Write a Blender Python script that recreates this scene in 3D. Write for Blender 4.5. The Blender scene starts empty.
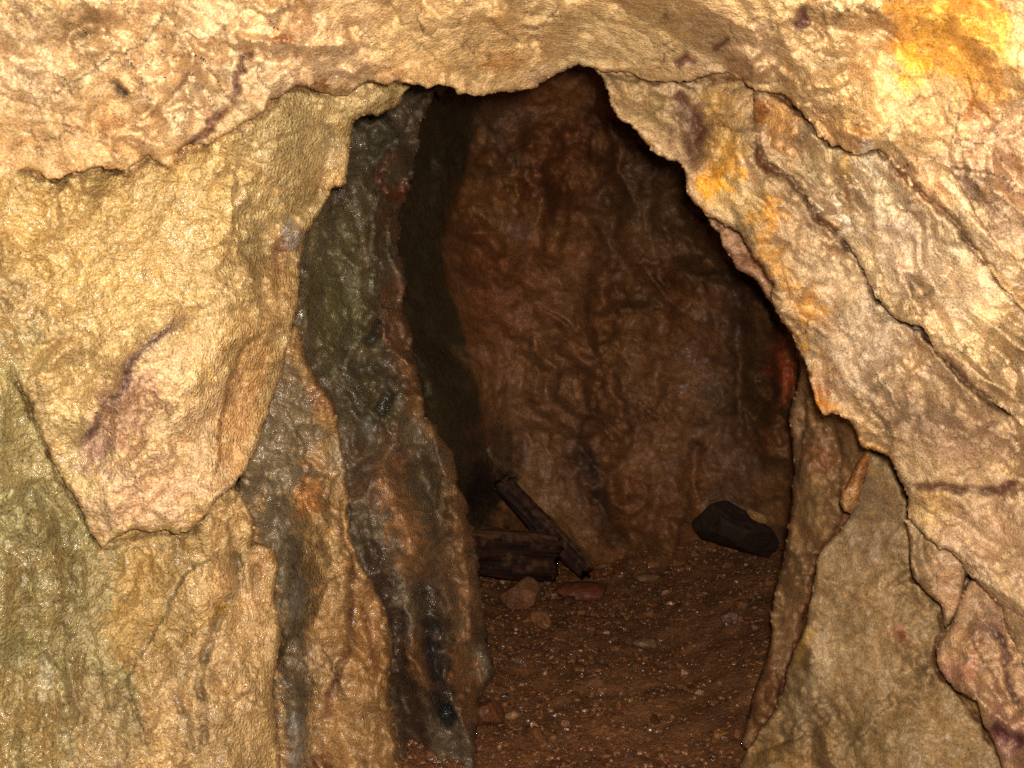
import bpy, math, random
import numpy as np
from mathutils import Vector, Matrix

random.seed(7)
scene = bpy.context.scene
COL = scene.collection

# ------------------------------------------------------------------ camera
F = 1005.0
PITCH = math.radians(-8.0)
CAM = np.array([0.0, 0.0, 1.5])
fw = np.array([0, math.cos(PITCH), math.sin(PITCH)])
up = np.array([0, -math.sin(PITCH), math.cos(PITCH)])
rt = np.array([1.0, 0, 0])
cd = bpy.data.cameras.new('camera')
cam = bpy.data.objects.new('camera', cd)
COL.objects.link(cam)
cam.location = CAM
cam.rotation_euler = (math.pi / 2 + PITCH, 0, 0)
cd.sensor_width = 36
cd.lens = 36 * F / 1024
cd.clip_start = 0.02
cd.clip_end = 100
scene.camera = cam


def pt(u, v, t):
    """the place in the cave seen at bearing (u, v), t metres in"""
    u = np.asarray(u, float); v = np.asarray(v, float); t = np.asarray(t, float)
    x = (u - 512) / F; y = (384 - v) / F
    return CAM + t[..., None] * (fw + x[..., None] * rt + y[..., None] * up)


def floor_t(u, v, z=0.0):
    y = (384 - np.asarray(v, float)) / F
    dz = fw[2] + y * up[2]
    dz = np.minimum(dz, -0.06)
    return (z - CAM[2]) / dz


# ------------------------------------------------------------------ noise
def _hash(ix, iy, seed):
    h = (ix.astype(np.int64) * 374761393 + iy.astype(np.int64) * 668265263 + seed * 1442695041) & 0xFFFFFFFF
    h = ((h ^ (h >> 13)) * 1274126177) & 0xFFFFFFFF
    h = ((h ^ (h >> 16)) * 2246822519) & 0xFFFFFFFF
    return ((h ^ (h >> 15)) & 0xFFFFFF) / float(0xFFFFFF)


def vnoise(x, y, seed=0):
    """gradient noise, about -1..1"""
    ix = np.floor(x); iy = np.floor(y)
    fx = x - ix; fy = y - iy
    sx = fx * fx * fx * (fx * (fx * 6 - 15) + 10); sy = fy * fy * fy * (fy * (fy * 6 - 15) + 10)
    def g(dx, dy):
        a = _hash(ix + dx, iy + dy, seed) * 2 * math.pi
        return np.cos(a) * (fx - dx) + np.sin(a) * (fy - dy)
    n0 = g(0, 0) * (1 - sx) + g(1, 0) * sx
    n1 = g(0, 1) * (1 - sx) + g(1, 1) * sx
    return (n0 * (1 - sy) + n1 * sy) * 1.5


def fbm(x, y, s, oc=4, seed=0, gain=0.5):
    r = 0; a = 1.0; f = 1.0 / s
    for k in range(oc):
        r = r + a * vnoise(x * f + 17.3 * k, y * f - 9.1 * k, seed + k * 31)
        a *= gain; f *= 2.03
    return r


def ridged(x, y, s, oc=4, seed=0):
    r = 0; a = 1.0; f = 1.0 / s
    for k in range(oc):
        r = r + a * (1 - 2 * np.abs(vnoise(x * f + 5.3 * k, y * f - 3.1 * k, seed + k * 17)))
        a *= 0.5; f *= 2.1
    return r


def facets(x, y, s, seed=0, ang=0.0, stretch=1.0, sharp=16.0, step=0.12):
    """broken-rock planes: every cell is a nearly flat tilted face"""
    ca, sa = math.cos(ang), math.sin(ang)
    X = (x * ca + y * sa) / (s * stretch); Y = (-x * sa + y * ca) / s
    ix = np.floor(X); iy = np.floor(Y)
    num = np.zeros_like(X); den = np.zeros_like(X) + 1e-9; tone = np.zeros_like(X)
    for dx in (-1, 0, 1):
        for dy in (-1, 0, 1):
            cx = ix + dx; cy = iy + dy
            px = cx + _hash(cx, cy, seed); py = cy + _hash(cx, cy, seed + 1)
            gx = _hash(cx, cy, seed + 2) * 2 - 1; gy = _hash(cx, cy, seed + 3) * 2 - 1
            h = (_hash(cx, cy, seed + 4) * 2 - 1) * step
            d2 = (X - px) ** 2 + (Y - py) ** 2
            w = np.exp(-d2 * sharp)
            num += w * (h + gx * (X - px) + gy * (Y - py)); den += w
            tone += w * (_hash(cx, cy, seed + 6) * 2 - 1)
    return num / den, tone / den


def _tri(X, Y, seed):
    k = (X + Y) * .3660254
    p = X + k; q = Y + k
    ip = np.floor(p); iq = np.floor(q); fp = p - ip; fq = q - iq
    h00 = _hash(ip, iq, seed); h11 = _hash(ip + 1, iq + 1, seed)
    up_ = fp > fq
    hm = np.where(up_, _hash(ip + 1, iq, seed), _hash(ip, iq + 1, seed))
    hi_ = np.maximum(fp, fq); lo_ = np.minimum(fp, fq)
    return 2 * (h00 * (1 - hi_) + hm * (hi_ - lo_) + h11 * lo_) - 1


def planes(x, y, s, seed=0, ang=0.0, stretch=1.0):
    """fracture planes: flat faces of uneven size meeting in straight, hard edges (-1..1)"""
    ca, sa = math.cos(ang), math.sin(ang)
    X = (x * ca + y * sa) / (s * stretch); Y = (-x * sa + y * ca) / s
    wx = _tri(X * .8 + 3.1, Y * .8, seed + 51); wy = _tri(X * .8, Y * .8 + 7.7, seed + 52)
    return _tri(X + .55 * wx, Y + .55 * wy, seed)


def ledges(x, y, sp, seed, ang):
    """stepped breaks: the face falls away slowly, then snaps back at a broken edge"""
    ca, sa = math.cos(ang), math.sin(ang)
    X = x * ca + y * sa; Y = -x * sa + y * ca
    ph = X / sp + 1.1 * planes(x, y, sp * 2.2, seed + 1) + .25 * planes(x, y, sp * .6, seed + 2)
    i = np.floor(ph); f = ph - i
    amp = _hash(i, np.floor(Y / (sp * 3) + .7 * planes(x, y, sp * 2, seed + 3)), seed)
    return (f - .5) * amp ** 1.5


def hairlines(x, y, s, seed, ang, stretch, w):
    """straight-jointed hair cracks"""
    n = planes(x, y, s, seed, ang, stretch) + .22 * planes(x, y, s * .22, seed + 4)
    e = .7
    gx = (planes(x + e, y, s, seed, ang, stretch) + .22 * planes(x + e, y, s * .22, seed + 4) - n) / e
    gy = (planes(x, y + e, s, seed, ang, stretch) + .22 * planes(x, y + e, s * .22, seed + 4) - n) / e
    d = np.abs(n) / (np.sqrt(gx * gx + gy * gy) + 1e-3)
    gate = sm(fbm(x, y, s * 1.3, 2, seed + 8), .05, .4)
    return np.exp(-(d / w) ** 2) * gate


# ------------------------------------------------------------------ lines and outlines
def seg_dist(u, v, P, closed=False):
    P = np.asarray(P, float)
    n = len(P) if closed else len(P) - 1
    best = np.full(u.shape, 1e18); side = np.zeros(u.shape); par = np.zeros(u.shape)
    L = 0; inside = np.zeros(u.shape, bool)
    for i in range(n):
        a = P[i]; b = P[(i + 1) % len(P)]
        d = b - a; l2 = (d * d).sum() + 1e-9; l = math.sqrt(l2)
        tt = np.clip(((u - a[0]) * d[0] + (v - a[1]) * d[1]) / l2, 0, 1)
        qx = u - a[0] - tt * d[0]; qy = v - a[1] - tt * d[1]
        dd = qx * qx + qy * qy
        m = dd < best
        best = np.where(m, dd, best)
        side = np.where(m, np.sign(d[0] * (v - a[1]) - d[1] * (u - a[0])), side)
        par = np.where(m, L + tt * l, par)
        L += l
        if closed:
            c = ((a[1] > v) != (b[1] > v))
            if abs(d[1]) > 1e-9:
                c &= u < d[0] * (v - a[1]) / d[1] + a[0]
                inside ^= c
    best = np.sqrt(best)
    if closed:
        return np.where(inside, best, -best)
    return best, side, par / max(L, 1e-9)


def sm(x, a, b):
    t = np.clip((x - a) / (b - a), 0, 1)
    return t * t * (3 - 2 * t)


def tps(ctrl, u, v):
    c = np.array(ctrl, float); xy = c[:, :2] / 500; z = c[:, 2]
    n = len(c)
    r2 = ((xy[:, None] - xy[None]) ** 2).sum(-1)
    K = np.where(r2 > 0, r2 * np.log(r2 + 1e-12), 0) + np.eye(n) * 1e-3
    P = np.c_[np.ones(n), xy]
    A = np.block([[K, P], [P.T, np.zeros((3, 3))]])
    w = np.linalg.solve(A, np.r_[z, 0, 0, 0])
    out = w[n] + w[n + 1] * u / 500 + w[n + 2] * v / 500
    for i in range(n):
        q = (u / 500 - xy[i, 0]) ** 2 + (v / 500 - xy[i, 1]) ** 2
        out = out + w[i] * q * np.log(q + 1e-12)
    return np.clip(out, z.min() - 0.25, z.max() + 0.25)


def lin(c):
    c = np.asarray(c, float) / 255
    c = c * .92 + c.mean(-1, keepdims=True) * .08
    return np.where(c <= 0.04045, c / 12.92, ((c + 0.055) / 1.055) ** 2.4) * np.array([1.02, .965, .97])


ALB = 0.80


def blob(u, v, cx, cy, rx, ry, ang, soft=0.5, warp=14, seed=3, ws=40):
    uu = u + fbm(u, v, ws, 6, seed, .68) * warp; vv = v + fbm(u, v, ws, 6, seed + 77, .68) * warp
    a = math.radians(ang); ca, sa = math.cos(a), math.sin(a)
    x = ((uu - cx) * ca + (vv - cy) * sa) / rx; y = (-(uu - cx) * sa + (vv - cy) * ca) / ry
    r = np.sqrt(x * x + y * y)
    return 1 - sm(r, 1 - soft, 1 + soft)


# ------------------------------------------------------------------ materials
def nd(nt, kind, **kw):
    n = nt.nodes.new(kind)
    for k, v in kw.items():
        if k in n.bl_rna.properties: setattr(n, k, v)
        else: n.inputs[k].default_value = v
    return n


def rock_material(name, fine=1.0, wet=0.4, grain=1.0, vein=0.35, coarse=1.0):
    m = bpy.data.materials.new(name); m.use_nodes = True
    nt = m.node_tree; nt.nodes.clear(); L = nt.links.new
    out = nd(nt, 'ShaderNodeOutputMaterial'); b = nd(nt, 'ShaderNodeBsdfPrincipled')
    L(b.outputs[0], out.inputs[0])
    geo = nd(nt, 'ShaderNodeAttribute', attribute_name='rest')
    at = nd(nt, 'ShaderNodeAttribute', attribute_name='tint')
    def noise(scale, detail, rough=0.6, dist=0.0):
        n = nd(nt, 'ShaderNodeTexNoise'); n.inputs['Scale'].default_value = scale
        n.inputs['Detail'].default_value = detail; n.inputs['Roughness'].default_value = rough
        n.inputs['Distortion'].default_value = dist
        L(geo.outputs['Vector'], n.inputs['Vector']); return n
    def ramp(src, a, b_, va, vb):
        r = nd(nt, 'ShaderNodeMapRange'); L(src, r.inputs['Value'])
        r.inputs['From Min'].default_value = a; r.inputs['From Max'].default_value = b_
        r.inputs['To Min'].default_value = va; r.inputs['To Max'].default_value = vb
        return r.outputs[0]
    n1 = noise(9, 8, 0.65, 0.6); n2 = noise(75 * grain, 6, 0.75); n3 = noise(300 * grain, 3, 0.75); n4 = noise(30, 8, 0.75, 0.15)
    def mul(x, y, op='MULTIPLY'):
        q = nd(nt, 'ShaderNodeMath', operation=op)
        if isinstance(x, (int, float)): q.inputs[0].default_value = x
        else: L(x, q.inputs[0])
        if isinstance(y, (int, float)): q.inputs[1].default_value = y
        else: L(y, q.inputs[1])
        return q.outputs[0]
    v = mul(mul(ramp(n1.outputs[0], .3, .7, .86, 1.16), ramp(n2.outputs[0], .35, .65, .76, 1.24)), ramp(n3.outputs[0], .35, .65, .68, 1.32))
    c1 = nd(nt, 'ShaderNodeVectorMath', operation='SCALE'); L(at.outputs['Color'], c1.inputs[0]); L(v, c1.inputs['Scale'])
    # warm / rusty drift in the mineral colour
    mx = nd(nt, 'ShaderNodeMix', data_type='RGBA', blend_type='MULTIPLY'); mx.inputs[0].default_value = 1
    cr = nd(nt, 'ShaderNodeValToRGB'); L(n4.outputs[0], cr.inputs[0])
    e = cr.color_ramp.elements
    e[0].position = .30; e[0].color = (0.93, 0.93, 0.92, 1); e[1].position = .70; e[1].color = (1.08, 0.97, 0.82, 1)
    x = e.new(.5); x.color = (1.0, 1.0, 1.0, 1)
    L(c1.outputs[0], mx.inputs[6]); L(cr.outputs[0], mx.inputs[7])
    # thin dark mineral veins
    w = nd(nt, 'ShaderNodeTexNoise'); w.inputs['Scale'].default_value = 14; w.inputs['Detail'].default_value = 6
    w.inputs['Distortion'].default_value = 0.9; L(geo.outputs['Vector'], w.inputs['Vector'])
    a = mul(w.outputs[0], 0.5, 'SUBTRACT'); a2 = mul(a, 0.0, 'ADD'); ab = nd(nt, 'ShaderNodeMath', operation='ABSOLUTE'); L(a2, ab.inputs[0])
    vm = ramp(ab.outputs[0], 0.0, 0.012, vein, 0.0)
    vbreak = ramp(n1.outputs[0], .48, .62, 0.0, 1.0)
    vmm = mul(vm, vbreak)
    mv = nd(nt, 'ShaderNodeMix', data_type='RGBA', blend_type='MIX'); L(vmm, mv.inputs[0]); L(mx.outputs[2], mv.inputs[6])
    mv.inputs[7].default_value = (.10, .05, .03, 1)
    L(mv.outputs[2], b.inputs['Base Color'])
    # wetness from the tint's alpha
    wt = mul(at.outputs['Alpha'], wet)
    wn = mul(wt, ramp(n4.outputs[0], .42, .56, .15, 1.6))
    L(ramp(wn, 0, 1, .70, .15), b.inputs['Roughness'])
    L(ramp(wn, 0, 1, .2, .8), b.inputs['Specular IOR Level'])
    # a thin film of water follows the broken faces, not the grain
    L(ramp(wn, .2, 1, 0, .55), b.inputs['Coat Weight']); b.inputs['Coat Roughness'].default_value = .2; b.inputs['Coat IOR'].default_value = 1.33
    # grain
    b2 = noise(55 * grain, 3, 0.55); b3 = noise(170 * grain, 1, 0.5)
    h = mul(mul(b2.outputs[0], 0.0036 * coarse), mul(b3.outputs[0], 0.0022 * fine), 'ADD')
    n5 = noise(900, 2, .6)
    h2 = mul(h, mul(n5.outputs[0], 0.0003 * fine), 'ADD')
    h3 = mul(h2, mul(n4.outputs[0], 0.003 * coarse), 'ADD')
    h4 = mul(h3, mul(vmm, -0.004), 'ADD')
    bp = nd(nt, 'ShaderNodeBump'); bp.inputs['Strength'].default_value = 1.0; bp.inputs['Distance'].default_value = 1.0
    L(h4, bp.inputs['Height']); L(bp.outputs[0], b.inputs['Normal'])
    return m


MAT = {
    'dry': rock_material('pale_rock', 1.0, .6, 1.0, 0),
    'glint': rock_material('sparkling_rock', 2.6, 1.15, 1.0, 0, .8),
    'wet': rock_material('wet_rock', 2.2, 1.2, .9, 0, 1.0),
    'smooth': rock_material('mud_coated_rock', .6, .5, .8, 0, .45),
    'deep': rock_material('rusty_rock', 1.0, .7, .55, 0, 1.2),
    'gravel': rock_material('gravel', 1.0, 1.1, .6, 0, 1.0),
    'floor': rock_material('floor_dirt', 1.6, .6, .7, 0, 2.2),
}


def wood_material():
    m = bpy.data.materials.new('old_wet_timber'); m.use_nodes = True
    nt = m.node_tree; b = nt.nodes['Principled BSDF']; L = nt.links.new
    tc = nd(nt, 'ShaderNodeTexCoord'); mp = nd(nt, 'ShaderNodeMapping'); L(tc.outputs['Object'], mp.inputs[0])
    mp.inputs['Scale'].default_value = (3, 60, 60)
    n = nd(nt, 'ShaderNodeTexNoise'); n.inputs['Scale'].default_value = 1; n.inputs['Detail'].default_value = 6
    L(mp.outputs[0], n.inputs['Vector'])
    r = nd(nt, 'ShaderNodeValToRGB'); L(n.outputs[0], r.inputs[0])
    r.color_ramp.elements[0].position = .3; r.color_ramp.elements[0].color = (.006, .003, .002, 1)
    r.color_ramp.elements[1].position = .75; r.color_ramp.elements[1].color = (.055, .017, .007, 1)
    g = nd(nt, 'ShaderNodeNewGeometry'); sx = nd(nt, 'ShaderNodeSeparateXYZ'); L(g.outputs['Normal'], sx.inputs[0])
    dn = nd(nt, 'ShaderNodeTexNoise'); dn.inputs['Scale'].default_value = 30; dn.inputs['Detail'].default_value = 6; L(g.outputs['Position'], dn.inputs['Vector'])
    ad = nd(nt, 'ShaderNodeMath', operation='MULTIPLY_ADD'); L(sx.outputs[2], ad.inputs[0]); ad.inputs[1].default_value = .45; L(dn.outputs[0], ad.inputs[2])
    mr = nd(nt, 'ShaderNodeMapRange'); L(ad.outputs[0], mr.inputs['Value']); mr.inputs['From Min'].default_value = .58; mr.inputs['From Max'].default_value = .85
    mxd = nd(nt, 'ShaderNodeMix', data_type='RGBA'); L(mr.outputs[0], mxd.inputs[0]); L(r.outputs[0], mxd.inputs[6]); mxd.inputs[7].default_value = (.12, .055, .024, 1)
    L(mxd.outputs[2], b.inputs['Base Color']); b.inputs['Roughness'].default_value = .6; b.inputs['Specular IOR Level'].default_value = .12
    bp = nd(nt, 'ShaderNodeBump'); bp.inputs['Distance'].default_value = .012; L(n.outputs[0], bp.inputs['Height'])
    L(bp.outputs[0], b.inputs['Normal'])
    return m


WOOD = wood_material()


def mesh_object(name, co, faces, cols, mat, smooth=True, parent=None, rest=None):
    me = bpy.data.meshes.new(name)
    co = np.asarray(co, np.float32); faces = np.asarray(faces, np.int32)
    k = faces.shape[1]
    me.vertices.add(len(co)); me.vertices.foreach_set('co', co.ravel())
    me.loops.add(faces.size); me.loops.foreach_set('vertex_index', faces.ravel())
    me.polygons.add(len(faces)); me.polygons.foreach_set('loop_start', np.arange(0, faces.size, k, dtype=np.int32))
    me.polygons.foreach_set('loop_total', np.full(len(faces), k, np.int32))
    me.polygons.foreach_set('use_smooth', np.full(len(faces), smooth))
    me.update(calc_edges=True); me.validate()
    if cols is not None:
        a = me.color_attributes.new('tint', 'FLOAT_COLOR', 'POINT')
        a.data.foreach_set('color', np.asarray(cols, np.float32).ravel())
    ra = me.attributes.new('rest', 'FLOAT_VECTOR', 'POINT')
    ra.data.foreach_set('vector', np.asarray(co if rest is None else rest, np.float32).ravel())
    me.materials.append(mat)
    o = bpy.data.objects.new(name, me); COL.objects.link(o)
    if parent: o.parent = parent
    return o


def tag(o, label, cat, group=None, kind=None):
    if label: o['label'] = label
    if cat: o['category'] = cat
    if group: o['group'] = group
    if kind: o['kind'] = kind
    return o


def axis(lo, hi, step, flo=-24, fhi=1048, coarse=9):
    a = []
    x = lo
    while x <= hi:
        a.append(x)
        x += step if (flo <= x < fhi) else coarse
    return np.array(a)


def rock(name, poly, base, mat, color, feats=(), stains_and_shade=(), amp=1.0, fac=(), rough=(), edge=(10, .05), jag=2.5, relief=1.0, ledge=(135, 34, .012), hair=.5, alb=1.0,
         skirt=.6, step=1.9, wet=.6, seed=1, floor=False, skirt_in=34, colvar=.10, extra=None):
    """a rock mass: relief of broken planes, steps and grooves over a curved base, its rim rolling back into depth"""
    P = np.asarray(poly, float)
    lo = P.min(0) - 8; hi = P.max(0) + 8
    U = axis(lo[0], hi[0], step); V = axis(lo[1], hi[1], step, -24, 792)
    u, v = np.meshgrid(U, V)
    sd0 = seg_dist(u, v, P, True)
    jn = (planes(u, v, 30, seed + 900) + .55 * planes(u, v, 12, seed + 901) + .4 * planes(u, v, 5, seed + 902)) * jag * 1.1
    sd = sd0 + jn
    gy, gx = np.gradient(sd, V, U)
    gl = np.sqrt(gx * gx + gy * gy) + 1e-6; gx /= gl; gy /= gl
    dv = np.gradient(V)[:, None]; du = np.gradient(U)[None, :]
    h = np.maximum(du, dv) * np.ones_like(u)
    keep = sd > -0.75 * h
    near = keep & (np.abs(sd) < .75 * h)
    uu = np.where(near, u - gx * sd, u); vv = np.where(near, v - gy * sd, v)
    sdc = np.maximum(np.where(near, 0, sd), 0)
    # depth
    t = tps(base, uu, vv) if not callable(base) else base(uu, vv)
    sc = t / 1.8; tb = t.copy()
    patch = np.clip(.7 + 1.2 * fbm(uu, vv, 110, 3, seed + 9), .2, 1.6)
    tone = 0
    for (s, a, ang, st) in fac:
        fh = planes(uu, vv, s, seed + int(s), math.radians(ang), st)
        t = t + a * (1.5 if s > 50 else 2.2) * relief * sc * fh * (1 if s > 50 else patch)
        tone = tone + .06 * planes(uu, vv, s * .8, seed + 13 + int(s), math.radians(ang), st)
    for s in (7.5, 4.2):
        t = t + .0038 * relief * sc * (s / 6) * planes(uu, vv, s, seed + 21 + int(s)) * patch
    if ledge:
        la, ls, lw = ledge
        t = t + lw * 1.5 * relief * sc * ledges(uu, vv, ls, seed + 31, math.radians(la)) * patch
        t = t + lw * .3 * relief * sc * ledges(uu, vv, ls * .37, seed + 41, math.radians(la + 25)) * patch
    for (s, a, kind) in rough:
        n = fbm(uu, vv, s, 4, seed + 60 + int(s))
        t = t + a * relief * sc * n * (.5 if s > 15 else 1)
    hl = hairlines(uu, vv, 62, seed + 71, 0, 1, .9) + .7 * hairlines(uu, vv, 30, seed + 73, math.radians(ledge[0] if ledge else 0), 1.4, .7)
    hl = np.clip(hl * hair, 0, 1)
    t = t + .007 * sc * hl
    cm = lin(color)[None, None, :] * ALB * np.ones(u.shape + (1,))
    wt = np.full(u.shape, wet)
    ju = uu + planes(uu, vv, 12, seed + 300) * 2.6 + planes(uu, vv, 5, seed + 301) * 1.1; jv = vv + planes(uu, vv, 12, seed + 400) * 2.6 + planes(uu, vv, 5, seed + 401) * 1.1
    for k_, s in enumerate(stains_and_shade):
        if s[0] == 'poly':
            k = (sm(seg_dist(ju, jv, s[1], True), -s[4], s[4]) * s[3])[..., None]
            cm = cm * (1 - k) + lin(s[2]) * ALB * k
            continue
        cx, cy, rx, ry, ang, c_, st = s[:7]
        soft = (s[7] if len(s) > 7 else .5) * .75
        w_ = blob(uu, vv, cx, cy, rx, ry, ang, soft, min(rx, ry) * .5 + 4, seed + 11 + k_, max(14, min(rx, ry) * .8))
        k = (w_ * st)[..., None]
        cm = cm * (1 - k) + lin(c_) * ALB * k
        if len(s) > 8: wt = wt * (1 - w_) + s[8] * w_
    for f in feats:
        kind, line = f[0], f[1]
        d, side, par = seg_dist(ju, jv, line)
        tp = sm(par, 0, .12) * (1 - sm(par, .88, 1))
        vary = .75 + .45 * fbm(uu, vv, 30, 2, seed + 500)
        if kind == 'step':            # the right-hand side (screen, going along the line) drops back
            a, fall = f[2] * 1.6, f[3]
            s = d * side
            t = t + a * tp * vary * sm(s, -.4, 1.2) * np.exp(-np.maximum(s, 0) / fall)
        elif kind == 'groove':
            a, w_ = f[2] * 1.8, f[3]
            t = t + a * tp * vary * np.exp(-(d / w_) ** 2)
        elif kind == 'ridge':
            a, w_ = f[2], f[3]
            t = t - a * tp * vary * np.exp(-(d / w_) ** 1.5)
        if len(f) > 4:                 # line colour: mineral in cracks, painted shadow along overlapping rock edges
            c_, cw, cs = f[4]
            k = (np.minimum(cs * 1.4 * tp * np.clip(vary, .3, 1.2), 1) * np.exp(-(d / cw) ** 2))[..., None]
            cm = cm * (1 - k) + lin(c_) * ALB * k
    mot = .6 * fbm(uu, vv, 16, 4, seed + 710, .75)
    cv = 1 + colvar * fbm(uu, vv, 45, 4, seed + 700) + tone + .10 * mot
    cm = cm * cv[..., None] * alb
    k = (np.clip(fbm(uu, vv, 30, 4, seed + 720, .7), 0, 1) * .28)[..., None]
    cm = cm * (1 - k) + cm * np.array([.80, .66, .52]) * k
    k = (hl * .75)[..., None]
    cm = cm * (1 - k) + lin((96, 64, 44)) * ALB * k
    ew, ea = edge
    q = np.clip(1 - sdc / ew, 0, 1)
    t = t + ea * (1 - np.sqrt(1 - q * q * .98))
    if extra: t = extra(uu, vv, t)
    if floor:
        t = np.minimum(t, floor_t(uu, vv, -.05))
    co = pt(uu, vv, t); rs_ = pt(uu, vv, tb)[keep]; tbk = tb[keep]
    # faces
    ny, nx = u.shape
    idx = np.full(u.shape, -1, np.int64); idx[keep] = np.arange(keep.sum())
    a = idx[:-1, :-1]; b = idx[:-1, 1:]; c = idx[1:, 1:]; d_ = idx[1:, :-1]
    ok = (a >= 0) & (b >= 0) & (c >= 0) & (d_ >= 0)
    # only cells whose centre is inside
    cc = .25 * (sd[:-1, :-1] + sd[:-1, 1:] + sd[1:, 1:] + sd[1:, :-1]); ok &= cc > 0
    faces = np.stack([a[ok], d_[ok], c[ok], b[ok]], 1)
    co = co[keep]; cols = np.concatenate([cm, wt[..., None]], 2)[keep]
    uk, vk, tk, gxk, gyk = uu[keep], vv[keep], t[keep], gx[keep], gy[keep]
    # rim: edges used once
    e = np.concatenate([faces[:, [0, 1]], faces[:, [1, 2]], faces[:, [2, 3]], faces[:, [3, 0]]])
    key = np.minimum(e[:, 0], e[:, 1]) * 10000000 + np.maximum(e[:, 0], e[:, 1])
    uq, first, cnt = np.unique(key, return_index=True, return_counts=True)
    be = e[first[cnt == 1]]
    bv = np.unique(be)
    m_ = {int(x): i for i, x in enumerate(bv)}
    n0 = len(co)
    rings = [(.035, 2.5), (.12, 9), (skirt, skirt_in)]
    prev = bv.copy(); allco = [co]; allrs = [rs_]; allcol = [cols]; allf = [faces]; off = n0
    for (dt, ins) in rings:
        nu = uk[bv] + gxk[bv] * ins; nv = vk[bv] + gyk[bv] * ins
        jit = 1 + .35 * fbm(uk[bv] + dt * 100, vk[bv], 20, 3, seed + 40)
        nc = pt(nu, nv, tk[bv] + dt * jit)
        allrs.append(pt(nu, nv, tbk[bv] + dt)); allco.append(nc); allcol.append(cols[bv])
        new = off + np.arange(len(bv))
        i0 = np.array([m_[int(x)] for x in be[:, 0]]); i1 = np.array([m_[int(x)] for x in be[:, 1]])
        allf.append(np.stack([prev[i1], prev[i0], new[i0], new[i1]], 1))
        prev = new; off += len(bv)
    co = np.concatenate(allco); cols = np.concatenate(allcol); faces = np.concatenate(allf)
    used = np.unique(faces); re = np.full(len(co), -1, np.int64); re[used] = np.arange(len(used))
    return mesh_object(name, co[used], re[faces], cols[used], MAT[mat], rest=np.concatenate(allrs)[used])


# ================================================================== the rock masses
E = 800     # how far the near rock runs on past the picture
PALE = (226, 196, 134); PINK = (226, 194, 144); OCH = (208, 178, 112); YEL = (232, 172, 56); RUST = (150, 92, 40)
GRN = (164, 158, 104); GREY = (150, 140, 112); DKR = (96, 50, 28); PURP = (120, 80, 66); TAN = (190, 158, 108)

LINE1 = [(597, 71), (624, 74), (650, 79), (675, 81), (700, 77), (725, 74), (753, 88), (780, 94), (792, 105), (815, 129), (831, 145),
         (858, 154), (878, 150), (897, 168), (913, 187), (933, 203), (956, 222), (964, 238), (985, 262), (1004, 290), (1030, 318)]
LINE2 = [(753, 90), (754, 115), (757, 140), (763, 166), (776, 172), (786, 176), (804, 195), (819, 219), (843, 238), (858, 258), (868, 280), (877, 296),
         (899, 321), (921, 329), (934, 346), (950, 365), (969, 384), (988, 402), (1004, 410), (1030, 433)]

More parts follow.
